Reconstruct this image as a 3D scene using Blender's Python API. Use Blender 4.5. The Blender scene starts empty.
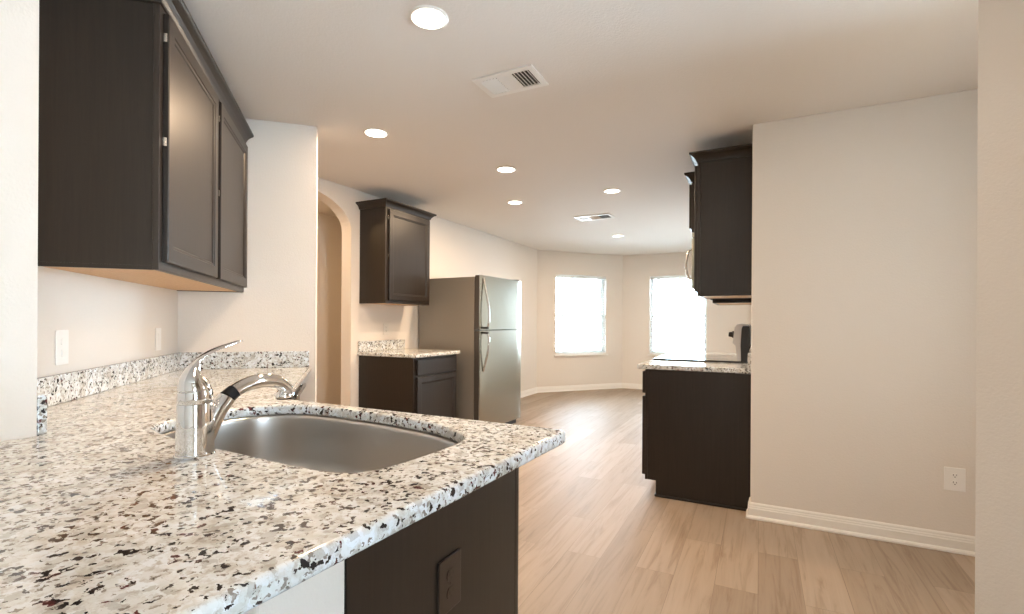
import bpy, bmesh, math, random
from mathutils import Vector, Matrix
random.seed(7)
SC = bpy.context.scene
COL = SC.collection
H = 2.44                     # ceiling height
Q = 2 ** -0.5

# ------------------------------------------------------------------ camera, sky, exposure
cd = bpy.data.cameras.new('camera')
cam = bpy.data.objects.new('camera', cd); COL.objects.link(cam)
cd.sensor_width = 36.0; cd.lens = 489.76 * 36 / 1024
cd.shift_y = 15.12 / 1024
cd.clip_start = 0.02
cam.matrix_world = (Matrix.Translation((0, 0, 1.204)) @ Matrix.Rotation(math.radians(26.813), 4, 'Z')
                    @ Matrix.Rotation(math.radians(90), 4, 'X') @ Matrix.Rotation(math.radians(0.335), 4, 'Z'))
SC.camera = cam
SC.view_settings.view_transform = 'Standard'; SC.view_settings.look = 'None'
SC.view_settings.exposure = 0.2; SC.view_settings.gamma = 1.0
SC.view_settings.use_curve_mapping = False

SKY = 44.0
world = bpy.data.worlds.new('sky'); SC.world = world; world.use_nodes = True
bg = world.node_tree.nodes['Background']
bg.inputs[0].default_value = (0.69, 0.865, 1.0, 1); bg.inputs[1].default_value = SKY
SC.cycles.max_bounces = 10; SC.cycles.diffuse_bounces = 6; SC.cycles.glossy_bounces = 5
SC.cycles.transparent_max_bounces = 12; SC.cycles.sample_clamp_indirect = 6.0
SC.cycles.use_denoising = True

LAMP_W = 22.0
LAMP_C = (1.0, 0.725, 0.475)

def portal(name, loc, normal, sx, sy):
    l = bpy.data.lights.new(name, 'AREA'); l.shape = 'RECTANGLE'; l.size = sx; l.size_y = sy
    l.cycles.is_portal = True
    o = bpy.data.objects.new(name, l); COL.objects.link(o); o.location = loc
    o.rotation_euler = Vector(normal).to_track_quat('-Z', 'Z' if abs(normal[2]) < .5 else 'Y').to_euler()
    return o

# ------------------------------------------------------------------ materials
def mat(name, col=(.8, .8, .8), rough=.5, metal=0.0, spec=.5, emit=None, estr=0, coat=0):
    m = bpy.data.materials.new(name); m.use_nodes = True
    b = m.node_tree.nodes['Principled BSDF']
    b.inputs['Base Color'].default_value = (*col, 1); b.inputs['Roughness'].default_value = rough
    b.inputs['Metallic'].default_value = metal; b.inputs['Specular IOR Level'].default_value = spec
    b.inputs['Coat Weight'].default_value = coat
    if emit: b.inputs['Emission Color'].default_value = (*emit, 1); b.inputs['Emission Strength'].default_value = estr
    return m, m.node_tree.nodes, m.node_tree.links, b

def nd(n, t, **kw):
    x = n.new(t)
    for k, v in kw.items():
        if k in x.inputs: x.inputs[k].default_value = v
        else: setattr(x, k, v)
    return x

def ramp(n, stops, interp='LINEAR'):
    r = n.new('ShaderNodeValToRGB'); r.color_ramp.interpolation = interp
    e = r.color_ramp.elements
    while len(e) < len(stops): e.new(0.5)
    for i, (p, c) in enumerate(stops):
        e[i].position = p; e[i].color = (*c, 1) if len(c) == 3 else c
    return r

def bump(n, l, b, src, strength, dist):
    bp = nd(n, 'ShaderNodeBump', Strength=strength, Distance=dist)
    l.new(src, bp.inputs['Height']); l.new(bp.outputs[0], b.inputs['Normal'])

def mix(n, l, fac, a, b_, mode='MIX'):
    m = n.new('ShaderNodeMix'); m.data_type = 'RGBA'; m.blend_type = mode
    def put(sock, v):
        if hasattr(v, 'is_linked') or hasattr(v, 'links'): l.new(v, sock)
        else: sock.default_value = v if not isinstance(v, tuple) else (*v, 1)
    put(m.inputs[0], fac); put(m.inputs[6], a); put(m.inputs[7], b_)
    return m.outputs[2]

def paint(name, col, scale=190, strength=.25, rough=.62):
    m, n, l, b = mat(name, col, rough, spec=.3)
    t = n.new('ShaderNodeTexCoord')
    a = nd(n, 'ShaderNodeTexNoise', Scale=scale, Detail=3.0, Roughness=.6)
    l.new(t.outputs['Object'], a.inputs['Vector'])
    bump(n, l, b, a.outputs['Fac'], strength, .004)
    return m

WALL = paint('wall_paint', (.765, .72, .668), 130, .30)
CEIL = paint('ceiling_paint', (.79, .755, .715), 90, .35, .8)
TRIM, *_ = mat('trim_white', (.86, .85, .82), .35)
PLASTIC, *_ = mat('white_plastic', (.86, .85, .83), .3)
SLOT, *_ = mat('dark_slot', (.03, .025, .02), .5)

def wood(name, dark, light, rough, axis_scale=(38, 38, 1.6), strength=.06):
    m, n, l, b = mat(name, dark, rough, spec=.4)
    t = n.new('ShaderNodeTexCoord'); mp = n.new('ShaderNodeMapping'); mp.inputs['Scale'].default_value = axis_scale
    l.new(t.outputs['Object'], mp.inputs['Vector'])
    a = nd(n, 'ShaderNodeTexNoise', Scale=2.2, Detail=6.0, Roughness=.65, Distortion=.6)
    l.new(mp.outputs[0], a.inputs['Vector'])
    r = ramp(n, [(.3, dark), (.72, light)]); l.new(a.outputs['Fac'], r.inputs[0])
    l.new(r.outputs[0], b.inputs['Base Color'])
    bump(n, l, b, a.outputs['Fac'], strength, .002)
    return m
ESP = wood('espresso_wood', (.0135, .0093, .0066), (.022, .0152, .0108), .38)
FRAMEW = wood('espresso_frame', (.022, .0155, .0112), (.031, .022, .0165), .34)
BIRCH = wood('birch_underside', (.50, .30, .15), (.66, .43, .24), .5)

def granite():
    m, n, l, b = mat('granite', (.8, .77, .7), .09, spec=.5)
    t = n.new('ShaderNodeTexCoord')
    dn = nd(n, 'ShaderNodeTexNoise', Scale=80.0, Detail=3.0, Roughness=.6)
    l.new(t.outputs['Object'], dn.inputs['Vector'])
    sub = nd(n, 'ShaderNodeVectorMath', operation='SUBTRACT'); sub.inputs[1].default_value = (.5, .5, .5)
    l.new(dn.outputs['Color'], sub.inputs[0])
    sc = nd(n, 'ShaderNodeVectorMath', operation='SCALE'); sc.inputs['Scale'].default_value = .020
    l.new(sub.outputs[0], sc.inputs[0])
    ad = nd(n, 'ShaderNodeVectorMath', operation='ADD')
    l.new(t.outputs['Object'], ad.inputs[0]); l.new(sc.outputs[0], ad.inputs[1])
    # pale crystal ground
    v1 = nd(n, 'ShaderNodeTexVoronoi', Scale=62.0); l.new(ad.outputs[0], v1.inputs['Vector'])
    s1 = n.new('ShaderNodeSeparateColor'); l.new(v1.outputs['Color'], s1.inputs[0])
    r1 = ramp(n, [(0, (.34, .33, .31)), (.12, (.60, .61, .60)), (.32, (.70, .72, .73)), (.58, (.75, .81, .87)), (.86, (.62, .65, .64))], 'CONSTANT')
    l.new(s1.outputs[0], r1.inputs[0])
    n2 = nd(n, 'ShaderNodeTexNoise', Scale=14.0, Detail=4.0, Roughness=.65); l.new(t.outputs['Object'], n2.inputs['Vector'])
    r2 = ramp(n, [(.34, (.42, .38, .32)), (.45, (.64, .69, .70)), (.62, (.78, .85, .92))]); l.new(n2.outputs['Fac'], r2.inputs[0])
    c1 = mix(n, l, .48, r1.outputs[0], r2.outputs[0])
    # small grey flecks
    v3 = nd(n, 'ShaderNodeTexVoronoi', Scale=170.0); l.new(ad.outputs[0], v3.inputs['Vector'])
    s3 = n.new('ShaderNodeSeparateColor'); l.new(v3.outputs['Color'], s3.inputs[0])
    r3 = ramp(n, [(0, (1, 1, 1)), (.09, (0, 0, 0))], 'CONSTANT'); l.new(s3.outputs[1], r3.inputs[0])
    c2 = mix(n, l, r3.outputs[0], c1, (.24, .22, .20))
    n5 = nd(n, 'ShaderNodeTexNoise', Scale=70.0, Detail=5.0, Roughness=.7); l.new(ad.outputs[0], n5.inputs['Vector'])
    r5 = ramp(n, [(.50, (0, 0, 0)), (.64, (.8, .8, .8))]); l.new(n5.outputs['Fac'], r5.inputs[0])
    c2 = mix(n, l, r5.outputs[0], c2, (.42, .40, .37))
    # dark and burgundy specks, clustered
    v2 = nd(n, 'ShaderNodeTexVoronoi', Scale=122.0); l.new(ad.outputs[0], v2.inputs['Vector'])
    s2 = n.new('ShaderNodeSeparateColor'); l.new(v2.outputs['Color'], s2.inputs[0])
    n4 = nd(n, 'ShaderNodeTexNoise', Scale=24.0, Detail=3.0); l.new(t.outputs['Object'], n4.inputs['Vector'])
    th = nd(n, 'ShaderNodeMapRange'); th.inputs[1].default_value = .36; th.inputs[2].default_value = .68
    th.inputs[3].default_value = .012; th.inputs[4].default_value = .27
    l.new(n4.outputs['Fac'], th.inputs[0])
    lt = nd(n, 'ShaderNodeMath', operation='LESS_THAN'); l.new(s2.outputs[0], lt.inputs[0]); l.new(th.outputs[0], lt.inputs[1])
    rc = ramp(n, [(0, (.018, .016, .018)), (.62, (.05, .04, .038)), (.8, (.10, .03, .03))], 'CONSTANT'); l.new(s2.outputs[2], rc.inputs[0])
    c3 = mix(n, l, lt.outputs[0], c2, rc.outputs[0])
    l.new(c3, b.inputs['Base Color'])
    return m
GRAN = granite()

def planks():
    m, n, l, b = mat('oak_planks', (.5, .38, .28), .3, spec=.2)
    t = n.new('ShaderNodeTexCoord'); mp = n.new('ShaderNodeMapping'); mp.inputs['Rotation'].default_value = (0, 0, math.radians(90))
    l.new(t.outputs['Object'], mp.inputs['Vector'])
    br = n.new('ShaderNodeTexBrick')
    for k, v in (('Scale', 1.0), ('Mortar Size', .0012), ('Mortar Smooth', .1), ('Bias', 0.0), ('Brick Width', 1.22), ('Row Height', .18)):
        br.inputs[k].default_value = v
    br.offset = .37; br.offset_frequency = 2
    br.inputs['Color1'].default_value = (.265, .200, .147, 1); br.inputs['Color2'].default_value = (.345, .268, .205, 1)
    br.inputs['Mortar'].default_value = (.23, .172, .126, 1)
    l.new(mp.outputs[0], br.inputs['Vector'])
    m2 = n.new('ShaderNodeMapping'); m2.inputs['Scale'].default_value = (22, 1.3, 1)
    l.new(t.outputs['Object'], m2.inputs['Vector'])
    # shift grain per plank
    va = nd(n, 'ShaderNodeVectorMath', operation='ADD'); l.new(m2.outputs[0], va.inputs[0])
    vs = nd(n, 'ShaderNodeVectorMath', operation='SCALE'); vs.inputs['Scale'].default_value = 40.0
    l.new(br.outputs['Color'], vs.inputs[0]); l.new(vs.outputs[0], va.inputs[1])
    g = nd(n, 'ShaderNodeTexNoise', Scale=1.3, Detail=7.0, Roughness=.62, Distortion=.9); l.new(va.outputs[0], g.inputs['Vector'])
    gr = ramp(n, [(.28, (.66, .60, .54)), (.5, (.98, .97, .96)), (.75, (1.10, 1.10, 1.10))]); l.new(g.outputs['Fac'], gr.inputs[0])
    c = mix(n, l, 1.0, br.outputs['Color'], gr.outputs[0], 'MULTIPLY')
    l.new(c, b.inputs['Base Color'])
    rr = nd(n, 'ShaderNodeMapRange'); rr.inputs[3].default_value = .46; rr.inputs[4].default_value = .62
    l.new(g.outputs['Fac'], rr.inputs[0]); l.new(rr.outputs[0], b.inputs['Roughness'])
    bump(n, l, b, g.outputs['Fac'], .08, .002)
    return m
FLOOR = planks()

def steel(name, col, rough, scale, strength=.03):
    m, n, l, b = mat(name, col, rough, metal=1.0)
    t = n.new('ShaderNodeTexCoord'); mp = n.new('ShaderNodeMapping'); mp.inputs['Scale'].default_value = scale
    l.new(t.outputs['Object'], mp.inputs['Vector'])
    a = nd(n, 'ShaderNodeTexNoise', Scale=3.0, Detail=3.0); l.new(mp.outputs[0], a.inputs['Vector'])
    bump(n, l, b, a.outputs['Fac'], strength, .001)
    rr = nd(n, 'ShaderNodeMapRange'); rr.inputs[3].default_value = rough - .04; rr.inputs[4].default_value = rough + .06
    l.new(a.outputs['Fac'], rr.inputs[0]); l.new(rr.outputs[0], b.inputs['Roughness'])
    return m
STEEL = steel('stainless_door', (.36, .34, .285), .24, (1, 2, 160), .004)
SINKM = steel('stainless_sink', (.52, .50, .475), .29, (90, 90, 2), .0)
FSIDE, *_ = mat('fridge_side_grey', (.25, .225, .195), .45, metal=.35)
CHROME, *_ = mat('chrome', (.90, .90, .90), .035, metal=1.0)
BRUSH, *_ = mat('brushed_handle', (.72, .70, .66), .22, metal=1.0)
BLACK, *_ = mat('black_plastic', (.012, .012, .012), .35)
BGLASS, *_ = mat('black_glass', (.006, .006, .006), .04, coat=.4)
RUBBER, *_ = mat('black_rubber', (.008, .008, .009), .5, spec=.2)
DBROWN, *_ = mat('dark_brown_plastic', (.030, .018, .012), .38)
LED, *_ = mat('led_diffuser', (.9, .9, .9), .5, emit=(1.0, .90, .76), estr=9.0)
def blindmat():
    m, n, l, b = mat('blind_white', (.88, .88, .87), .45)
    t = n.new('ShaderNodeBsdfTranslucent'); t.inputs[0].default_value = (.85, .85, .83, 1)
    mx = n.new('ShaderNodeMixShader'); mx.inputs[0].default_value = .5
    l.new(b.outputs[0], mx.inputs[1]); l.new(t.outputs[0], mx.inputs[2]); l.new(mx.outputs[0], n['Material Output'].inputs[0])
    return m
BLIND = blindmat()
VINYL, *_ = mat('window_vinyl', (.85, .85, .84), .4)

def glassmat():
    m = bpy.data.materials.new('window_glass'); m.use_nodes = True; n = m.node_tree.nodes; l = m.node_tree.links
    n.remove(n['Principled BSDF'])
    tr = n.new('ShaderNodeBsdfTransparent'); tr.inputs[0].default_value = (.96, .98, .98, 1)
    gl = n.new('ShaderNodeBsdfGlossy'); gl.inputs['Roughness'].default_value = .02
    fr = n.new('ShaderNodeFresnel'); fr.inputs[0].default_value = 1.45
    mx = n.new('ShaderNodeMixShader'); l.new(fr.outputs[0], mx.inputs[0]); l.new(tr.outputs[0], mx.inputs[1]); l.new(gl.outputs[0], mx.inputs[2])
    l.new(mx.outputs[0], n['Material Output'].inputs[0])
    return m
GLASS = glassmat()

# ------------------------------------------------------------------ mesh helpers
def new(): return bmesh.new()

def box(bm, x0, x1, y0, y1, z0, z1, bev=0, seg=2):
    r = bmesh.ops.create_cube(bm, size=1.0)
    vs = r['verts']
    for v in vs:
        v.co = Vector(((x0 + x1) / 2 + v.co.x * (x1 - x0), (y0 + y1) / 2 + v.co.y * (y1 - y0), (z0 + z1) / 2 + v.co.z * (z1 - z0)))
    if bev:
        es = list({e for v in vs for e in v.link_edges})
        bmesh.ops.bevel(bm, geom=es, offset=bev, segments=seg, affect='EDGES', profile=.5)
    return bm

def bx(*a, **k): return box(new(), *a, **k)

def prism(bm, pts, z0, z1):
    lo = [bm.verts.new((x, y, z0)) for x, y in pts]; hi = [bm.verts.new((x, y, z1)) for x, y in pts]
    n = len(pts)
    f = [bm.faces.new(lo[::-1]), bm.faces.new(hi)]
    for i in range(n): bm.faces.new((lo[i], lo[(i + 1) % n], hi[(i + 1) % n], hi[i]))
    for q in f: q.normal_update()
    bmesh.ops.triangulate(bm, faces=f)
    return bm

def prism_axis(bm, pts, a0, a1, axis):
    """pts in the plane across `axis` ('x': (y,z); 'y': (x,z))"""
    mk = (lambda a, p: (a, p[0], p[1])) if axis == 'x' else (lambda a, p: (p[0], a, p[1]))
    lo = [bm.verts.new(mk(a0, p)) for p in pts]; hi = [bm.verts.new(mk(a1, p)) for p in pts]
    n = len(pts)
    f = [bm.faces.new(lo[::-1]), bm.faces.new(hi)]
    for i in range(n): bm.faces.new((lo[i], lo[(i + 1) % n], hi[(i + 1) % n], hi[i]))
    for q in f: q.normal_update()
    bmesh.ops.triangulate(bm, faces=f)
    return bm

def loft(bm, loops, close=True, cap0=True, cap1=True):
    vs = [[bm.verts.new(p) for p in L] for L in loops]
    n = len(vs[0])
    for a, b in zip(vs, vs[1:]):
        for i in range(n if close else n - 1):
            j = (i + 1) % n
            bm.faces.new((a[i], a[j], b[j], b[i]))
    if cap0: bm.faces.new(vs[0][::-1])
    if cap1: bm.faces.new(vs[-1])
    return bm

def tube(bm, path, rad, seg=16, flat=None):
    """round tube along a path; rad a number or a list; flat squashes the second axis"""
    P = [Vector(p) for p in path]; n = len(P); loops = []
    up = Vector((0, 0, 1)); prev = None
    for i, p in enumerate(P):
        t = (P[min(i + 1, n - 1)] - P[max(i - 1, 0)]).normalized()
        if prev is None:
            u = t.cross(up)
            if u.length < 1e-3: u = Vector((1, 0, 0))
            u.normalize()
        else:
            u = (prev - t * prev.dot(t)).normalized()
        prev = u; w = t.cross(u)
        r = rad[i] if isinstance(rad, (list, tuple)) else rad
        f = (flat[i] if isinstance(flat, (list, tuple)) else flat) or 1.0
        loops.append([p + u * math.cos(a) * r + w * math.sin(a) * r * f for a in (2 * math.pi * k / seg for k in range(seg))])
    return loft(bm, loops)

def spline(pts, sub=8, closed=False):
    P = [Vector(p) for p in pts]; n = len(P); out = []
    for i in range(n if closed else n - 1):
        g = (lambda k: P[k % n]) if closed else (lambda k: P[max(0, min(n - 1, k))])
        a, b, c, d = g(i - 1), g(i), g(i + 1), g(i + 2)
        for s in range(sub):
            t = s / sub
            out.append(.5 * ((2 * b) + (c - a) * t + (2 * a - 5 * b + 4 * c - d) * t * t + (3 * b - a - 3 * c + d) * t ** 3))
    if not closed: out.append(P[-1])
    return out

def lathe(bm, prof, c=(0, 0, 0), seg=32, axis='z', ring=False):
    loops = []
    for r, h in prof:
        L = []
        for k in range(seg):
            a = 2 * math.pi * k / seg
            x, y = r * math.cos(a), r * math.sin(a)
            L.append({'z': (c[0] + x, c[1] + y, c[2] + h), 'x': (c[0] + h, c[1] + x, c[2] + y), 'y': (c[0] + x, c[1] + h, c[2] + y)}[axis])
        loops.append(L)
    if ring: return loft(bm, loops + [loops[0]], cap0=False, cap1=False)
    return loft(bm, loops)

def obj(name, bm, m, parent=None, smooth=False, angle=35):
    me = bpy.data.meshes.new(name)
    if isinstance(bm, bmesh.types.BMesh):
        bmesh.ops.recalc_face_normals(bm, faces=bm.faces[:])
        bm.to_mesh(me); bm.free()
    else: me = bm
    me.materials.clear(); me.materials.append(m)
    o = bpy.data.objects.new(name, me); COL.objects.link(o)
    if parent: o.parent = parent
    if smooth:
        for p in me.polygons: p.use_smooth = True
        me.set_sharp_from_angle(angle=math.radians(angle))
    return o

def thing(name, label, cat, loc=(0, 0, 0), rot=0, group=None):
    o = bpy.data.objects.new(name, None); COL.objects.link(o)
    o.empty_display_size = .1
    o.location = loc; o.rotation_euler = (0, 0, math.radians(rot))
    return tag(o, label, cat, group)

def tag(o, label, cat, group=None):
    o['label'] = label; o['category'] = cat
    if group: o['group'] = group
    return o

def struct(name, bm, m, label=None, parent=None):
    o = obj(name, bm, m, parent)
    if not parent: o['kind'] = 'structure'
    if label: o['label'] = label
    return o

def copy_tree(o, parent=None):
    c = o.copy(); COL.objects.link(c)
    if parent: c.parent = parent
    for ch in list(o.children): copy_tree(ch, c)
    return c

# ------------------------------------------------------------------ the shell
XL = -3.394                       # left wall
XE = -0.045                       # range wall
YR = 3.38                         # pantry wall face
C1 = Vector((-3.394, 7.658)); C2 = Vector((-2.255, 8.979))
S = Vector((-2.522, 2.219)); D = Vector((-Q, -Q)); N = Vector((Q, -Q))   # corner wall end; towards diagonal wall; along it to camera
TK = 0.757
B = S + D * TK                    # inner corner of the diagonal wall
YD = 3.2; XD = 3.2; YBK = -3.4    # dining side limits

struct('floor', prism(new(), [(-5.2, 0.6), (-2.1, -3.6), (3.4, -3.6), (3.4, 3.6), (.1, 3.6), (.1, 9.12), (-2.32, 9.12), (-3.5, 7.75), (-3.5, 5.0), (-5.2, 5.0)], -.06, 0), FLOOR, 'light oak plank floor')
struct('ceiling', prism(new(), [(-5.2, 0.6), (-2.1, -3.6), (3.4, -3.6), (3.4, 3.6), (.1, 3.6), (.1, 9.12), (-2.32, 9.12), (-3.5, 7.75), (-3.5, 5.0), (-5.2, 5.0)], H, H + .08), CEIL, 'white textured ceiling')

# left wall with its arched opening
arch = []
for k in range(25):
    a = math.pi * k / 24
    arch.append((2.80 - .59 * math.cos(a), 2.05 + .29 * math.sin(a)))
prof = [(2.03, 0), (2.21, 0)] + arch + [(3.39, 0), (C1.y, 0), (C1.y, H), (2.03, H)]
struct('wall_left', prism_axis(new(), prof, XL - .12, XL, 'x'), WALL, 'cream wall with arched opening beside the wall cabinet')
struct('wall_hall', prism(new(), [(-4.62, 1.9), (-3.53, 1.9), (-3.53, 2.02), (-4.5, 2.02), (-4.5, 4.38), (XL - .121, 4.38), (XL - .121, 4.5), (-4.62, 4.5)], 0, H), WALL, 'beige hall wall seen through the arch')

hl = bpy.data.lights.new('hall_fill', 'AREA'); hl.shape = 'DISK'; hl.size = .3; hl.energy = 9; hl.color = (1.0, .66, .34)  # unseen fill light added to brighten the hall behind the arch
ho = bpy.data.objects.new('hall_fill', hl); COL.objects.link(ho); ho.location = (-4.0, 2.9, H - .03)

dl = bpy.data.lights.new('dining_fill', 'AREA'); dl.shape = 'DISK'; dl.size = .35; dl.energy = 6; dl.color = (1.0, .78, .60)  # added fill above the frame, lifts the pantry wall and floor
do = bpy.data.objects.new('dining_fill', dl); COL.objects.link(do); do.location = (.15, .35, H - .05)

def line_wall(name, p, q, thick, hole=None, label=None):
    """wall from p to q; the room is on the right hand going p -> q; hole = (a0, a1, z0, z1)"""
    p = Vector(p); q = Vector(q); L = (q - p).length
    ang = math.atan2(q.y - p.y, q.x - p.x)
    bm = new()
    if hole:
        a0, a1, z0, z1 = hole
        for r in ((0, a0, 0, H), (a1, L, 0, H), (a0, a1, 0, z0), (a0, a1, z1, H)):
            box(bm, r[0], r[1], 0, thick, r[2], r[3])
    else: box(bm, 0, L, 0, thick, 0, H)
    o = struct(name, bm, WALL, label)
    o.location = (p.x, p.y, 0); o.rotation_euler = (0, 0, ang)
    return o, L, ang

L1 = (C2 - C1).length
d1 = (C2 - C1).normalized()
w1a = (Vector((-3.158, 7.931)) - C1).length; w1b = (Vector((-2.489, 8.707)) - C1).length
WZ0, WZ1 = .640, 2.04
line_wall('wall_bay_left', C1, C2, .14, (w1a, w1b, WZ0, WZ1), 'angled bay wall with the narrower window')
line_wall('wall_bay_back', C2, (XE, 8.979), .14, (-1.763 - C2.x, -.806 - C2.x, WZ0, WZ1), 'end wall with the wider window')
struct('wall_range', bx(XE, XE + .14, YR + .105, 9.12, 0, H), WALL, 'wall behind the range')
struct('wall_pantry', bx(-.045, 1.25, YR, YR + .104, 0, H, bev=.006), WALL, 'cream wall beside the end of the range cabinets')
struct('light_block_stub', bx(1.80, XD - .001, -.15, -.05, 0, H), WALL)  # unseen blocker added to keep dining window light off the near right wall
struct('light_block_divider', bx(1.67, XD, 1.125, 1.225, 0, H), WALL)  # unseen blocker added to keep dining daylight off the pantry wall
bm = new(); X0, X1 = 1.251, 1.37
for r in ((1.44, 2.05, 0, H), (2.55, YR + .104, 0, H), (2.05, 2.55, 0, .95), (2.05, 2.55, 2.05, H)): box(bm, X0, X1, r[0], r[1], r[2], r[3])  # unseen opening added in this return to let daylight in
struct('wall_pantry_return', bm, WALL)
portal('added_daylight_side', (1.40, 2.30, 1.50), (-1, 0, 0), .5, 1.1)  # sky portal for the added opening, brightens the pantry side
struct('wall_near_right', prism(new(), [(.524, 1.75), (1.607, 1.125), (1.667, 1.229), (.584, 1.854)], 0, H), WALL, 'near wall end at the right edge')
# near-left wall, its end, the diagonal wall and the corner wall
struct('wall_near_left', prism(new(), [(-1.61, -3.4), (-1.61, .557), (-1.931, .557), (-2.10, .727), (-2.10, -3.4)], 0, H), WALL, 'near white wall at the left edge')
A0 = Vector((-1.932, .559))
p2 = Vector((XL - .12, -1.373 - (XL - .12)))
struct('wall_diagonal', prism(new(), [tuple(A0), tuple(p2), (p2.x - .1, p2.y - .1), (A0.x - .14, A0.y - .14)], 0, H), WALL, 'diagonal cream wall behind the double wall cabinet')
S2 = S - N * .12; B2 = B - N * .12
struct('wall_corner', prism(new(), [tuple(S), tuple(B - D * .001), tuple(B2 - D * .001), tuple(S2)], 0, H), WALL, 'short cream wall at the end of the diagonal counter')
# dining side behind the camera
line_wall('wall_dining_back', (XD, YBK), (-2.1, YBK), .14)
line_wall('wall_dining_right', (XD, 2.6), (XD, YBK), .14, (3.85, 4.5, .08, 2.1))
portal('daylight_dining_right', (XD + .06, -1.575, 1.09), (-1, 0, 0), .65, 2.0)

# windows
def window(name, p, ang, w, label):
    """local x along the wall, local y outwards (0 = room face)"""
    o = bpy.data.objects.new(name, None); COL.objects.link(o); o['kind'] = 'structure'; o['label'] = label
    o.location = (p[0], p[1], 0); o.rotation_euler = (0, 0, ang)
    z0, z1 = WZ0, WZ1; zm = 1.325
    bm = new(); e = .001
    for r in ((e, .022, z0 + e, z1 - e), (w - .022, w - e, z0 + e, z1 - e), (.022, w - .022, z0 + e, z0 + .022), (.022, w - .022, z1 - .022, z1 - e)):
        box(bm, r[0], r[1], .085, .138, r[2], r[3], bev=.003)
    obj('window_frame', bm, VINYL, o)
    for nm, a, b_, y in (('upper_sash', zm - .02, z1 - .023, .112), ('lower_sash', z0 + .023, zm + .02, .090)):
        bm = new()
        for r in ((.023, .045, a, b_), (w - .045, w - .023, a, b_), (.045, w - .045, a, a + .030), (.045, w - .045, b_ - .030, b_)):
            box(bm, r[0], r[1], y, y + .022, r[2], r[3], bev=.002)
        s = obj(nm, bm, VINYL, o)
        obj('pane', bx(.0455, w - .0455, y + .009, y + .013, a + .0305, b_ - .0305), GLASS, s)
    obj('window_sill', bx(-.03, w + .03, -.035, .0, z0 - .026, z0 - .001, bev=.004), TRIM, o)
    obj('sill_board', bx(e, w - e, .001, .084, z0 + .001, z0 + .012), TRIM, o)
    return o

def blind(p, ang, w, label, tilt):
    t = thing('window_blind', label, 'blind', (p[0], p[1], 0), math.degrees(ang), 'window blinds')
    z0, z1 = WZ0, WZ1
    obj('headrail', bx(.003, w - .003, .004, .058, z1 - .05, z1 - .004, bev=.004), BLIND, t)
    bm = new(); k = 0; z = z1 - .075
    while z > z0 + .05:
        c, s_ = math.cos(tilt) * .024, math.sin(tilt) * .024
        for sg in (0,):
            loops = []
            for x in (.003, w - .003):
                loops.append([(x, .031 - c, z - s_ + .0012), (x, .031, z + .0030), (x, .031 + c, z + s_ + .0012), (x, .031 + c, z + s_ - .0012), (x, .031, z + .0002), (x, .031 - c, z - s_ - .0012)])
            loft(bm, loops)
        z -= .0435
    obj('slats', bm, BLIND, t)
    obj('bottom_rail', bx(.004, w - .004, .010, .052, z0 + .014, z0 + .036, bev=.003), BLIND, t)
    for x in (.14, w - .14):
        bm = new()
        for y in (.0055, .0565): box(bm, x - .0012, x + .0012, y, y + .001, z0 + .03, z1 - .04)
        obj('ladder_cord', bm, BLIND, t)
    obj('tilt_wand', tube(new(), [(.13, -.002, z1 - .05), (.13, -.003, z1 - .70)], .004, 8), PLASTIC, t)
    return t
ang1 = math.atan2(d1.y, d1.x)
pw1 = C1 + d1 * w1a
window('window_1', pw1, ang1, w1b - w1a, 'window in the angled bay wall')
window('window_2', (-1.763, 8.979), 0, .957, 'window in the end wall')
blind(pw1, ang1, w1b - w1a, 'white slat blind in the left window, on the angled wall', .2)
blind((-1.763, 8.979), 0, .957, 'white slat blind in the right window, behind the range', .2)
nrm1 = Vector((d1.y, -d1.x))
pc = C1 + d1 * ((w1a + w1b) / 2) - nrm1 * .16
portal('daylight_bay_left', (pc.x, pc.y, 1.34), (nrm1.x, nrm1.y, 0), w1b - w1a, WZ1 - WZ0)
portal('daylight_bay_back', (-1.285, 8.979 + .16, 1.34), (0, -1, 0), .957, WZ1 - WZ0)

# baseboards: profile (out from wall, height)
BBP = [(0, 0), (.024, 0), (.024, .010), (.019, .018), (.014, .021), (.014, .062), (.011, .068), (.011, .074), (.008, .080), (.008, .088), (.003, .096), (0, .097)]
def baseboard(name, pts, label=None):
    """pts = polyline along the wall foot with the room on its right"""
    P = [Vector(p) for p in pts]; n = len(P)
    nr = []
    for i in range(n):
        ns = []
        if i > 0: e = (P[i] - P[i - 1]).normalized(); ns.append(Vector((e.y, -e.x)))
        if i < n - 1: e = (P[i + 1] - P[i]).normalized(); ns.append(Vector((e.y, -e.x)))
        v = sum(ns, Vector((0, 0))).normalized(); nr.append(v / max(.3, v.dot(ns[0])))
    loops = [[(p.x + m.x * (o + .0008), p.y + m.y * (o + .0008), z + .0008) for o, z in BBP] for p, m in zip(P, nr)]
    return struct(name, loft(new(), loops), TRIM, label)
baseboard('baseboard_left', [(XL, 4.19), C1, C2, (XE, C2.y)], 'white baseboard round the bay')
baseboard('baseboard_pantry', [(-.045, 3.482), (-.045, YR), (1.25, YR)], 'white baseboard under the cream wall')
baseboard('baseboard_near_right', [(.524, 1.75), (1.607, 1.125)])
baseboard('baseboard_dining', [(XD, -.16), (XD, -1.1)])

# ------------------------------------------------------------------ cabinets (local x along the width, y 0 = wall, -y = room)
def panel_door(x0, x1, z0, z1, yb, t=.019, flat=False):
    prof = [(0, 0), (0, t - .003), (.003, t)]
    if not flat: prof += [(.050, t), (.0535, t - .004), (.061, t - .005), (.066, t - .0095)]
    loops = [[(x0 + i, yb - d, z0 + i), (x1 - i, yb - d, z0 + i), (x1 - i, yb - d, z1 - i), (x0 + i, yb - d, z1 - i)] for i, d in prof]
    return loft(new(), loops)

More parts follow.
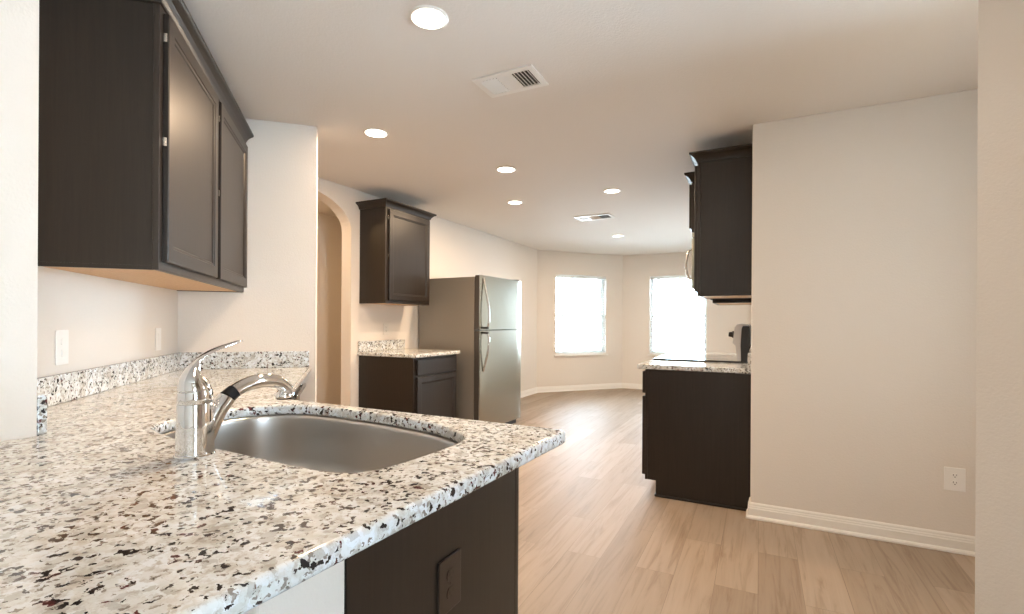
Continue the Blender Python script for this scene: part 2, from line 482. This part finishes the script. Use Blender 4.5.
def crown(x0, x1, d, z, left=True, right=True):
    prof = [(0, 0), (.006, .002), (.008, .010), (.013, .020), (.024, .034), (.038, .044), (.046, .047), (.050, .052), (.050, .062), (.0, .062)]
    loops = []
    for o, h in prof:
        a = o if left else 0; b_ = o if right else 0
        loops.append([(x0 - a, -.001, z + h), (x0 - a, -d - o, z + h), (x1 + b_, -d - o, z + h), (x1 + b_, -.001, z + h)])
    return loft(new(), loops)

def hinge(parent, x, y, z):
    obj('hinge', bx(x, x + .012, y, y + .010, z, z + .022, bev=.002), BRUSH, parent)

def wall_cabinet(label, loc, rot, w, d, z0, z1, doors, left=True, right=True, hinges=(), ztop=None, crown_on=True, group='dark wall cabinets', hz=True):
    t = thing('wall_cabinet', label, 'cabinet', (loc[0], loc[1], 0), rot, group)
    bm = new(); e = .006
    box(bm, e, w - e, -d + .019, -.002, z0 + .014, z1)                       # carcass
    box(bm, e, .019, -d + .019, -.002, z0, z0 + .0139); box(bm, w - .019, w - e, -d + .019, -.002, z0, z0 + .0139)
    obj('carcass', bm, ESP, t)
    bm = new()
    box(bm, 0, w, -d, -d + .0188, z0, z1, bev=.0015)
    obj('face_frame', bm, FRAMEW, t)
    obj('underside', bx(.0195, w - .0195, -d + .0195, -.002, z0 + .003, z0 + .0138), BIRCH, t)
    for (a, b_) in doors:
        dr = obj('door', panel_door(a, b_, z0 + .030, z1 - .022, -d - .0015), ESP, t)
        if hz:
            for z in (z0 + .43, z1 - .12):
                obj('hinge', bx(a - .005, a - .0005, -d - .014, -d - .002, z, z + .030, bev=.001), BRUSH, dr)
    if crown_on: obj('crown_molding', crown(0, w, d, z1 - .006, left, right), ESP, t)
    return t

# big cabinet on the diagonal wall (near end at local x = 0)
o0 = B + N * 1.395
WCL = 1.392
wall_cabinet('large dark double-door wall cabinet hung on the diagonal wall above the sink counter', o0, 135, WCL, .348, 1.375, 2.285,
             [(.028, .690), (.742, WCL - .012)], left=True, right=False)
# small cabinet left of the refrigerator
wall_cabinet('small dark single-door wall cabinet between the arch and the refrigerator', (XL, 3.491), 90, .675, .322, 1.372, 2.268, [(.035, .652)])
# cabinets on the range wall; local x runs towards the camera
wall_cabinet('dark wall cabinet above the end of the range counter, beside the cream wall', (XE, 3.936), -90, .45, .330, 1.385, 2.284, [(.012, .438)], left=False, hz=False)
wall_cabinet('short deep dark wall cabinet directly above the microwave', (XE, 4.698), -90, .760, .420, 1.895, 2.284, [(.012, .374), (.386, .748)], hz=False)
wall_cabinet('far dark wall cabinet beyond the microwave', (XE, 5.302), -90, .60, .330, 1.385, 2.284, [(.012, .588)], right=False, hz=False)

def base_cabinet(label, loc, rot, w, d, fronts, side='both', toe=.075, toe_h=.110, top=.879, shoe=()):
    """fronts = list of (kind, x0, x1, z0, z1)"""
    t = thing('base_cabinet', label, 'cabinet', (loc[0], loc[1], 0), rot, 'dark base cabinets')
    bm = new()
    e = .003
    prism_axis(bm, [(-.002, .001), (-d + toe, .001), (-d + toe, toe_h), (-d + .019, toe_h), (-d + .019, top), (-.002, top)], e, w - e, 'x')
    obj('carcass', bm, ESP, t)
    obj('face_frame', bx(0, w, -d, -d + .0185, toe_h, top, bev=.0015), ESP, t)
    for k, a, b_, z0, z1 in fronts:
        obj(k, panel_door(a, b_, z0, z1, -d - .0015, t=.021, flat=(k == 'drawer')), ESP, t)
    if shoe:
        bm = new()
        for x0, x1, y0, y1 in shoe: box(bm, x0, x1, y0, y1, .001, .018, bev=.006)
        obj('shoe_molding', bm, ESP, t)
    return t
# left of the refrigerator
base_cabinet('dark base cabinet with drawer and door left of the refrigerator', (XL, 3.491), 90, .690, .652,
             [('drawer', .035, .660, .722, .858), ('door', .035, .660, .135, .702)])
# end of the range run
base_cabinet('dark base cabinet at the end of the range run beside the cream wall', (XE, 3.940), -90, .452, .668,
             [('drawer', .012, .440, .712, .864), ('door', .012, .440, .140, .690)], shoe=[(0, .464, -.600, -.586), (.4505, .464, -.600, -.02)])
base_cabinet('far dark base cabinet beyond the range', (XE, 5.312), -90, .60, .662,
             [('drawer', .012, .588, .712, .864), ('door', .012, .588, .140, .690)])

# ------------------------------------------------------------------ worktops
def fillet(pts, radii, seg=6):
    out = []; n = len(pts)
    for i, p in enumerate(pts):
        r = radii.get(i, 0); p = Vector(p)
        if not r: out.append(p); continue
        a = (Vector(pts[i - 1]) - p).normalized(); b = (Vector(pts[(i + 1) % n]) - p).normalized()
        half = math.acos(max(-1, min(1, a.dot(b)))) / 2
        t = r / math.tan(half); c = p + (a + b).normalized() * (r / math.sin(half))
        s, e = p + a * t, p + b * t
        v0, v1 = s - c, e - c; an = v0.angle(v1); sg = 1 if v0.cross(v1) > 0 else -1
        for k in range(seg + 1):
            th = sg * an * k / seg; co, si = math.cos(th), math.sin(th)
            out.append(c + Vector((v0.x * co - v0.y * si, v0.x * si + v0.y * co)))
    return out

def slab(name, outer, holes, z0, z1, bev, m, parent):
    cu = bpy.data.curves.new(name, 'CURVE'); cu.dimensions = '2D'; cu.fill_mode = 'BOTH'
    for L in [outer] + holes:
        s = cu.splines.new('POLY'); s.points.add(len(L) - 1); s.use_cyclic_u = True
        for p, q in zip(s.points, L): p.co = (q[0], q[1], 0, 1)
    cu.extrude = (z1 - z0) / 2 - bev; cu.bevel_depth = bev; cu.bevel_resolution = 3; cu.offset = -bev
    tmp = bpy.data.objects.new('tmp', cu); COL.objects.link(tmp)
    dg = bpy.context.evaluated_depsgraph_get()
    me = bpy.data.meshes.new_from_object(tmp.evaluated_get(dg))
    bpy.data.objects.remove(tmp); bpy.data.curves.remove(cu)
    me.name = name
    for v in me.vertices: v.co.z += (z0 + z1) / 2
    return obj(name, me, m, parent, smooth=True, angle=40)

CT0, CT1 = .880, .914
sink_pts = [(-1.43, .735), (-1.25, .703), (-1.04, .694), (-.84, .686), (-.74, .690), (-.688, .716), (-.661, .79), (-.648, .95), (-.657, 1.03), (-.695, 1.085),
            (-.81, 1.143), (-.95, 1.174), (-1.09, 1.191), (-1.30, 1.197), (-1.43, 1.175), (-1.515, 1.09), (-1.545, .96), (-1.532, .845), (-1.492, .772)]
sink_out = [(p.x, p.y) for p in spline([(x, y, 0) for x, y in sink_pts], 6, True)]
FE = S + D * .025                                        # front edge meets the corner wall
e_in = FE + N * ((FE.y - 1.250) / Q)                     # inner corner
K0 = B + N * .002 - D * .002
outer = [(-.512, .10), (-.458, 1.252), (e_in.x, 1.252), tuple(FE + N * .002), tuple(K0), (-1.9305, .5585), (-1.608, .5585), (-1.608, .10)]
outer = [tuple(p) for p in fillet(outer, {0: .03, 1: .03, 2: .02})]
ct = thing('granite_countertop', 'speckled cream granite worktop of the sink peninsula running along the diagonal wall', 'countertop', (0, 0, 0), 0, 'granite worktops')
slab('slab', outer, [sink_out], CT0, CT1, .010, GRAN, ct)
def oriented_box(p, ex, ey, a0, a1, b0, b1, z0, z1, bev=.003):
    bm = bx(a0, a1, b0, b1, z0, z1, bev=bev)
    for v in bm.verts:
        x, y = v.co.x, v.co.y
        v.co.x = p.x + ex.x * x + ey.x * y; v.co.y = p.y + ex.y * x + ey.y * y
    return bm
obj('backsplash', oriented_box(B, N, -D, .024, 1.575, .002, .022, CT1 + .0005, 1.014), GRAN, ct)
obj('backsplash', oriented_box(B, N, -D, .002, .022, .002, .721, CT1 + .0005, 1.014), GRAN, ct)
obj('backsplash', bx(-1.890, -1.612, .559, .579, CT1 + .0005, 1.014, bev=.003), GRAN, ct)

ct2 = thing('granite_countertop', 'short speckled granite worktop left of the refrigerator', 'countertop', (0, 0, 0), 0, 'granite worktops')
slab('slab', [(XL + .001, 3.470), (XL + .690, 3.470), (XL + .690, 4.195), (XL + .001, 4.195)], [], CT0, CT1, .008, GRAN, ct2)
obj('backsplash', bx(XL + .001, XL + .020, 3.480, 4.15, CT1 + .0005, 1.014, bev=.002), GRAN, ct2)
ct3 = thing('granite_countertop', 'speckled granite worktop beside the range at the cream wall', 'countertop', (0, 0, 0), 0, 'granite worktops')
slab('slab', [(XE - .725, 3.489), (XE - .001, 3.489), (XE - .001, 3.942), (XE - .725, 3.942)], [], CT0, CT1, .008, GRAN, ct3)
obj('backsplash', bx(XE - .021, XE - .001, 3.490, 3.942, CT1 + .0005, 1.014, bev=.002), GRAN, ct3)
ct4 = thing('granite_countertop', 'far speckled granite worktop beyond the range', 'countertop', (0, 0, 0), 0, 'granite worktops')
slab('slab', [(XE - .725, 4.714), (XE - .001, 4.714), (XE - .001, 5.32), (XE - .725, 5.32)], [], CT0, CT1, .008, GRAN, ct4)
obj('backsplash', bx(XE - .021, XE - .001, 4.714, 5.32, CT1 + .0005, 1.014, bev=.002), GRAN, ct4)

# ------------------------------------------------------------------ peninsula below the worktop
struct('wall_knee', bx(-1.606, -.597, .430, .588, 0, CT0 - .001, bev=.004), WALL, 'white half wall under the worktop overhang')
PX = -.595
pc_ = thing('base_cabinet', 'dark sink base cabinet under the peninsula, with an outlet in its end panel', 'cabinet', (0, 0, 0), 0, 'dark base cabinets')
bm = new(); box(bm, PX - .018, PX, .5895, 1.203, .001, CT0 - .001)
obj('end_panel', bm, ESP, pc_)
bm = new(); box(bm, PX - .95, PX - .0185, .590, .600, .11, CT0 - .001); box(bm, PX - .95, PX - .0185, .601, 1.203, .11, .125); box(bm, PX - .94, PX - .0185, 1.12, 1.135, .001, .109)
obj('carcass', bm, ESP, pc_)
bm = new()
for r in ((PX - .95, PX - .92, .11, CT0 - .001), (PX - .028, PX + .001, .11, CT0 - .001), (PX - .92, PX - .028, .11, .14), (PX - .92, PX - .028, .85, CT0 - .001)):
    box(bm, r[0], r[1], 1.2035, 1.222, r[2], r[3])
obj('face_frame', bm, ESP, pc_)
for a, b_ in ((.030, .455), (.467, .895)):
    dd = panel_door(a, b_, .13, .865, -.0)
    for v in dd.verts: v.co = Vector((PX + .004 - v.co.x, 1.2235 - v.co.y, v.co.z))
    obj('door', dd, ESP, pc_)

# dishwasher and cabinet run below the diagonal part
def along(p): return p
dwo = S + D * (.757)       # wall line; local frame rot 135: x = -N, y = D
def diag_origin(s): v = B + N * s; return (v.x, v.y)
dw = thing('dishwasher', 'stainless dishwasher under the diagonal worktop next to the short wall', 'dishwasher', (*diag_origin(.645), 0), 135)
obj('tub', bx(.003, .597, -.64, -.03, .10, CT0 - .004), BLACK, dw)
obj('front_panel', bx(.006, .594, -.672, -.642, .115, .760, bev=.004), STEEL, dw)
obj('control_strip', bx(.006, .594, -.672, -.642, .764, CT0 - .012, bev=.004), BLACK, dw)
obj('kick_plate', bx(.006, .594, -.60, -.585, .002, .099), BLACK, dw)
bm = new(); box(bm, .05, .55, -.712, -.698, .80, .822, bev=.005); box(bm, .08, .10, -.70, -.671, .803, .819); box(bm, .50, .52, -.70, -.671, .803, .819)
obj('handle', bm, BRUSH, dw)
base_cabinet('dark corner base cabinet below the diagonal worktop beside the dishwasher', diag_origin(1.11), 135, .46, .640,
             [('drawer', .012, .448, .722, .862), ('door', .012, .448, .130, .702)])

# ------------------------------------------------------------------ sink
def offset(poly, d):
    n = len(poly); out = []
    for i in range(n):
        a, b, c = Vector(poly[i - 1]), Vector(poly[i]), Vector(poly[(i + 1) % n])
        t = (c - a).normalized(); out.append(b + Vector((t.y, -t.x)) * d)
    return out
area = sum(sink_out[i - 1][0] * sink_out[i][1] - sink_out[i][0] * sink_out[i - 1][1] for i in range(len(sink_out)))
sg = 1 if area > 0 else -1
zr = CT0 - .0015
sp_ = [(.013, zr), (.002, zr), (.0, zr - .003), (-.001, zr - .012), (-.003, .84), (-.005, .78), (-.008, .735), (-.011, .718), (-.018, .703), (-.030, .693), (-.045, .689), (-.10, .685)]
snk = thing('sink', 'undermount stainless steel sink set in the granite peninsula', 'sink', (-1.1, .95, .685))
loops = []
for d, z in sp_:
    loops.append([(p.x + 1.1, p.y - .95, z - .685) for p in offset(sink_out, d * sg)])
basin = obj('basin', loft(new(), loops, cap0=False), SINKM, snk, smooth=True, angle=60)
sm = basin.modifiers.new('thickness', 'SOLIDIFY'); sm.thickness = .0012; sm.offset = 0
obj('drain', lathe(new(), [(.010, .003), (.030, .003), (.044, .002), (.052, .005), (.056, .0035), (.057, .0012)]), CHROME, snk, smooth=True)

# ------------------------------------------------------------------ faucet
FX, FY = -1.080, .632
fc = thing('faucet', 'chrome single-lever pull-out faucet beside the sink basin', 'faucet', (FX, FY, CT1 + .0006), 0)
obj('base_plate', lathe(new(), [(.0, .0), (.038, .0), (.039, .003), (.0375, .006), (0, .006)]), CHROME, fc, smooth=True)
obj('body', lathe(new(), [(0, .006), (.0368, .006), (.0360, .02), (.0346, .06), (.0338, .108), (.0330, .112), (0, .112)]), CHROME, fc, smooth=True)
obj('cap', lathe(new(), [(0, .1125), (.0328, .1125), (.0336, .115), (.0330, .133), (.0315, .142), (.027, .150), (0, .153)]), CHROME, fc, smooth=True)
def fy(p): return Vector((p[2] if len(p) > 2 else 0, p[0], p[1]))
hp = spline([fy(p) for p in [(.0, .136), (-.004, .150), (-.007, .168), (-.004, .187), (.007, .204), (.024, .2165), (.048, .2265), (.076, .2345), (.106, .243)]], 6)
n_ = len(hp)
def hrad(t):
    pts = [(0, .0305), (.10, .0310), (.22, .0260), (.34, .0180), (.46, .0115), (.60, .0095), (.80, .0105), (.94, .0085), (1, .0030)]
    for (t0, r0), (t1, r1) in zip(pts, pts[1:]):
        if t <= t1: return r0 + (r1 - r0) * (t - t0) / (t1 - t0)
hr = [hrad(i / (n_ - 1)) for i in range(n_)]
hf = [1.0 - .62 * min(1, max(0, (i / (n_ - 1) - .20) / .35)) for i in range(n_)]
obj('lever', tube(new(), hp, hr, 20, hf), CHROME, fc, smooth=True, angle=70)
nk = spline([fy(p) for p in [(.018, .016), (.026, .036), (.036, .062), (.050, .090), (.069, .114)]], 6)
obj('spout_neck', tube(new(), nk, [.0165 + .0025 * min(1, i / 14) for i in range(len(nk))], 20), CHROME, fc, smooth=True, angle=70)
obj('collar', tube(new(), [fy((.069, .114)), fy((.087, .1265))], [.0172, .0165], 20), RUBBER, fc, smooth=True)
sw = spline([fy(p) for p in [(.087, .1265), (.106, .135), (.130, .1415), (.158, .144), (.190, .140), (.215, .129), (.232, .112)]], 6)
k_ = len(sw)
obj('spray_wand', tube(new(), sw, [.0155 + .0015 * math.sin(math.pi * i / k_) - .001 * (i / k_) for i in range(k_)], 20), CHROME, fc, smooth=True, angle=70)
hd = obj('spray_head', lathe(new(), [(0, .0), (.019, .0), (.0225, .004), (.0225, .010), (.017, .018), (.010, .022), (0, .022)], (0, .221, .094)), CHROME, fc, smooth=True)
obj('nozzle', lathe(new(), [(0, 0), (.017, 0), (.018, .003), (0, .003)], (0, .221, .0905)), RUBBER, fc, smooth=True)

# ------------------------------------------------------------------ refrigerator (front faces +x)
FR0, FR1, FF, FB, FT = 4.340, 5.240, -2.560, -3.372, 1.688
fr = thing('refrigerator', 'stainless top-freezer refrigerator standing against the left wall', 'refrigerator', (FF, FR0, 0), -2.4)
W = FR1 - FR0
bk = FB - FF
obj('cabinet_body', bx(bk, -.078, .004, W - .004, .035, FT - .014, bev=.006), FSIDE, fr)
SPL = 1.118
gs = new(); box(gs, -.078, -.066, .014, W - .014, SPL + .014, FT - .012); box(gs, -.078, -.066, .014, W - .014, .085, SPL - .014)
obj('door_gasket', gs, BLACK, fr)
def fdoor(z0, z1):
    pts = []
    # gently bowed front
    prof = [(-.066, 0), (-.012, 0), (-.003, .006), (0, .018)]
    for k in range(1, 8): t = k / 8; pts.append((.0015 * math.sin(math.pi * t), .018 + (W - .036) * t))
    p = [(-.0115, 0)] + prof[1:] + pts + [(0, W - .018), (-.003, W - .006), (-.012, W), (-.0115, W)]
    return prism(new(), p, z0, z1)
def fridge_door(nm, z0, z1):
    o = obj(nm, bx(-.065, -.0125, .001, W - .001, z0 + .001, z1 - .001, bev=.003), DGREY, fr)
    obj('front_skin', fdoor(z0, z1), STEEL, o, smooth=True, angle=30)
    return o
DGREY = mat('dark_grey_door_edge', (.055, .048, .042), .45)[0]
fz = fridge_door('freezer_door', SPL + .006, FT)
fd = fridge_door('fridge_door', .075, SPL - .006)
def bow(z0, z1, zs, flip):
    """bar whose far end stands off most at zs"""
    pts = []
    for k in range(17):
        t = k / 16; z = z0 + (z1 - z0) * t
        off = .006 + .060 * math.sin(min(1, t / .82) * math.pi / 2) ** 1.2 * (1 if t < .82 else 1 - ((t - .82) / .18) ** 2 * .35)
        pts.append((off, .058 + .012 * math.sin(t * math.pi / 2), z))
    return pts
h1 = obj('handle', tube(new(), bow(FT - .03, SPL + .030, 0, 0), [.010] + [.0125] * 15 + [.011], 12, .8), BRUSH, fz, smooth=True, angle=70)
h2 = obj('handle', tube(new(), bow(.690, SPL - .030, 0, 0), [.010] + [.0125] * 15 + [.011], 12, .8), BRUSH, fd, smooth=True, angle=70)
obj('bracket', bx(.004, .058, .050, .078, SPL + .014, SPL + .036, bev=.004), BLACK, h1)
obj('bracket', bx(.004, .058, .050, .078, SPL - .036, SPL - .014, bev=.004), BLACK, h2)
obj('badge', bx(.0055, .008, W - .115, W - .06, FT - .145, FT - .125, bev=.001), BRUSH, fz)
obj('hinge_cover', bx(-.10, -.02, W - .09, W - .02, FT + .0005, FT + .016, bev=.005), BLACK, fr)
bm = new(); box(bm, -.075, -.055, .02, W - .02, .012, .070)
obj('toe_grille', bm, BLACK, fr)
for y in (.05, W - .09):
    for x in (-.12, bk + .06): obj('foot', bx(x - .02, x + .02, y, y + .04, .0005, .0345), BLACK, fr)

# ------------------------------------------------------------------ microwave and range (front faces -x)
mw = thing('microwave', 'stainless over-range microwave hung below the short cabinet', 'microwave', (XE, 3.942, 0), 0)
MZ0, MZ1 = 1.462, 1.893
obj('case', bx(-.385, -.003, .002, .754, MZ0, MZ1, bev=.003), BLACK, mw)
mdr = obj('door', bx(-.420, -.387, .002, .570, MZ0 + .002, MZ1 - .040, bev=.006), STEEL, mw)
obj('window', bx(-.4225, -.4205, .07, .50, MZ0 + .07, MZ1 - .10, bev=.0008), BGLASS, mdr)
obj('handle', tube(new(), spline([(-.422, .035, MZ0 + .08), (-.448, .035, MZ0 + .10), (-.463, .035, MZ0 + .19), (-.448, .035, MZ0 + .29), (-.422, .035, MZ0 + .31)], 5), .009, 12), BRUSH, mdr, smooth=True, angle=70)
obj('control_panel', bx(-.420, -.387, .573, .754, MZ0 + .002, MZ1 - .040, bev=.004), BGLASS, mw)
bm = new()
box(bm, -.417, -.387, .002, .754, MZ1 - .037, MZ1)
obj('vent_grille', bm, STEEL, mw)

rg = thing('range', 'black-topped electric range between the two granite worktops', 'range', (XE, 3.950, 0), 0)
obj('oven_body', bx(-.660, -.012, .003, .755, .04, .902, bev=.003), BLACK, rg)
od = obj('oven_door', bx(-.700, -.663, .006, .752, .26, .84, bev=.006), STEEL, rg)
obj('window', bx(-.7028, -.7005, .12, .64, .40, .68, bev=.0008), BGLASS, od)
obj('handle', tube(new(), [(-.701, .07, .79), (-.742, .07, .795), (-.742, .69, .795), (-.701, .69, .79)], .011, 12), BRUSH, od)
obj('storage_drawer', bx(-.700, -.663, .006, .752, .06, .252, bev=.006), STEEL, rg)
ck = obj('cooktop', bx(-.705, -.012, .002, .756, .9035, .926, bev=.005), BGLASS, rg)
RING = mat('burner_grey', (.12, .12, .12), .2)[0]
for (x, y, r) in ((-.52, .20, .10), (-.52, .56, .075), (-.25, .20, .075), (-.25, .56, .10)):
    obj('burner_ring', lathe(new(), [(r - .002, 0), (r, 0), (r, .0004), (r - .002, .0004)], (x, y, .9262), 40, ring=True), RING, ck)
gp = [(-.045, .927), (-.098, .927), (-.112, 1.04), (-.132, 1.06), (-.118, 1.175), (-.100, 1.198), (-.070, 1.203), (-.022, 1.195), (-.022, 1.03), (-.034, .98)]
bgd = obj('backguard', prism_axis(new(), gp, .0095, .7485, 'y'), mat('bright_steel', (.50, .49, .50), .35, metal=.25)[0], rg)
gpb = [(-.034, .927), (-.074, .927), (-.078, 1.04), (-.072, 1.165), (-.064, 1.185), (-.018, 1.185), (-.018, 1.02), (-.030, .98)]
for y0 in (-.0005, .749): obj('end_cap', prism_axis(new(), gpb, y0, y0 + .0095, 'y'), BLACK, bgd)
kn0 = None
for y in (.085, .185, .56, .66):
    bm = lathe(new(), [(.024, 0), (.024, -.008), (.019, -.012), (.0175, -.034), (.014, -.037), (0, -.037)], (0, 0, 0), 24, 'x')
    k = obj('knob', bm, BLACK, bgd, smooth=True)
    k.location = (-.1255, y, 1.118); k.rotation_euler = (0, math.radians(7), 0)
pl_ = obj('display', bx(-.002, .0, 0, .16, -.03, .03), BGLASS, bgd); pl_.location = (-.127, .30, 1.118); pl_.rotation_euler = (0, math.radians(7), 0)

# ------------------------------------------------------------------ outlets and switches (local x along wall, -y to room)
def outlet(name, label, loc, rot, m, w=.070, h=.114, kind='duplex', tw=0):
    t = thing(name, label, name.split('_')[-1], loc, rot)
    plate = obj('cover_plate', bx(-w / 2, w / 2, -.0065, -.0006, -h / 2, h / 2, bev=.0022), m, t)
    ds = (.0195, -.0195)
    if kind == 'duplex':
        for dz in ds:
            r = obj('receptacle', prism_axis(new(), [(.0155 * math.cos(a) if abs(math.cos(a)) < .98 else .0155 * math.cos(a), dz + .0145 * max(-.86, min(.86, math.sin(a)))) for a in (2 * math.pi * k / 24 for k in range(24))], -.0085, -.0066, 'y'), m, t)
            bm = new()
            for x, z, sx, sz in ((-.0065, .004, .0011, .0045), (.0065, .004, .0011, .0038)):
                box(bm, x - sx, x + sx, -.0089, -.0086, dz + z - sz, dz + z + sz)
            lathe(bm, [(0, -.0089), (.0026, -.0089), (.0026, -.0086), (0, -.0086)], (0, 0, dz - .0065), 12, 'y')
            obj('slots', bm, SLOT, r)
        obj('screw', lathe(new(), [(0, -.0078), (.003, -.0078), (.0034, -.0067), (0, -.0067)], (0, 0, 0), 12, 'y'), m, t)
    elif kind == 'combo':
        obj('receptacle', prism_axis(new(), [(.0155 * math.cos(a), .0195 + .0145 * max(-.86, min(.86, math.sin(a)))) for a in (2 * math.pi * k / 24 for k in range(24))], -.0090, -.0066, 'y'), m, t)
        obj('rocker', bx(-.012, .012, -.0105, -.0066, -.034, -.006, bev=.002), m, t)
    else:
        obj('rocker', bx(-.0165, .0165, -.0095, -.0066, -.033, .033, bev=.002), m, t)
    return t
def onwall(s): v = B + N * s; return v
v = onwall(1.217); outlet('combo_outlet', 'white outlet and switch plate on the diagonal wall near the left edge', (v.x, v.y, 1.106), 135, PLASTIC, .076, .122, 'combo')
v = onwall(.310); outlet('light_switch', 'white switch plate in the corner under the far end of the double cabinet', (v.x, v.y, 1.103), 135, PLASTIC, .072, .118, 'rocker')
outlet('wall_outlet', 'white duplex outlet low on the cream wall at the right', (.927, YR, .385), 0, PLASTIC, .088, .122)
outlet('panel_outlet', 'dark brown duplex outlet on the peninsula end panel', (PX, .880, .643), 90, DBROWN, .083, .117)
outlet('counter_outlet', 'pale outlet plate on the left wall above the short granite worktop', (XL, 3.865, 1.125), 90, mat('almond_plastic', (.72, .69, .645), .4)[0], .080, .118)

# ------------------------------------------------------------------ ceiling lights and vents
def ceiling_light(x, y, label):
    t = thing('ceiling_light', label, 'ceiling light', (x, y, H), 0, 'recessed ceiling lights')
    obj('trim_ring', lathe(new(), [(.068, -.0006), (.079, -.0006), (.080, -.003), (.077, -.006), (.072, -.008), (.068, -.007)], seg=40, ring=True), TRIM, t, smooth=True)
    obj('diffuser', lathe(new(), [(0, -.003), (.0675, -.003), (.0675, -.006), (.05, -.0075), (0, -.008)], seg=40), LED, t, smooth=True)
    l = bpy.data.lights.new('lamp', 'AREA'); l.shape = 'DISK'; l.size = .12; l.energy = LAMP_W; l.color = LAMP_C
    o = bpy.data.objects.new('lamp', l); COL.objects.link(o); o.parent = t; o.location = (0, 0, -.012)
    return t
for x, y, lb in [(-1.205, 1.620, 'large round recessed ceiling light nearest the camera, above the sink peninsula'),
                 (-2.247, 2.456, 'recessed ceiling light left of the vent, near the short corner wall'),
                 (-1.833, 3.504, 'recessed ceiling light in mid room, upper of the stacked pair'),
                 (-2.252, 4.508, 'recessed ceiling light in front of the refrigerator, lower of the stacked pair'),
                 (-1.237, 4.505, 'recessed ceiling light on the right, before the far vent'),
                 (-1.796, 6.867, 'farthest recessed ceiling light, in the bay beyond the far vent')]:
    ceiling_light(x, y, lb)

def vent(x, y, w, d, label):
    t = thing('ceiling_vent', label, 'vent', (x, y, H), 0, 'ceiling vents')
    bm = new(); z0, z1 = -.009, -.0006; b_ = .030
    for r in ((-w / 2, w / 2, -d / 2, -d / 2 + b_), (-w / 2, w / 2, d / 2 - b_, d / 2), (-w / 2, -w / 2 + b_, -d / 2 + b_, d / 2 - b_), (w / 2 - b_, w / 2, -d / 2 + b_, d / 2 - b_)):
        box(bm, r[0], r[1], r[2], r[3], z0, z1)
    obj('frame', bm, TRIM, t)
    obj('duct_opening', bx(-w / 2 + b_, w / 2 - b_, -d / 2 + b_, d / 2 - b_, -.0016, -.0006), SLOT, t)
    iw = w - 2 * b_; x0 = -iw / 2; sec = iw / 3
    def louver(bm, cx, cy, L, along_y, tilt):
        q = bx(-.0075, .0075, -L / 2, L / 2, -.0006, .0006)
        M = Matrix.Translation((cx, cy, -.0075)) @ (Matrix.Identity(4) if along_y else Matrix.Rotation(math.pi / 2, 4, 'Z')) @ Matrix.Rotation(tilt, 4, 'Y')
        for v in q.verts: v.co = M @ v.co
        me = bpy.data.meshes.new('t'); q.to_mesh(me); q.free(); bm.from_mesh(me); bpy.data.meshes.remove(me)
    L = d - 2 * b_ - .004
    for nm, base, til in (('louver', x0, -.62), ('louver', x0 + 2 * sec, .62)):
        for k in range(5):
            bm = new(); louver(bm, base + sec * (k + .5) / 5, 0, L, True, til); obj(nm, bm, TRIM, t)
    n = 9
    for k in range(n):
        bm = new(); louver(bm, x0 + 1.5 * sec, -L / 2 + L * (k + .5) / n, sec - .006, False, .5); obj('louver', bm, TRIM, t)
    return t
vent(-1.147, 2.236, .335, .215, 'white ceiling vent nearest the camera')
vent(-1.727, 5.55, .42, .24, 'small far white ceiling vent before the bay')
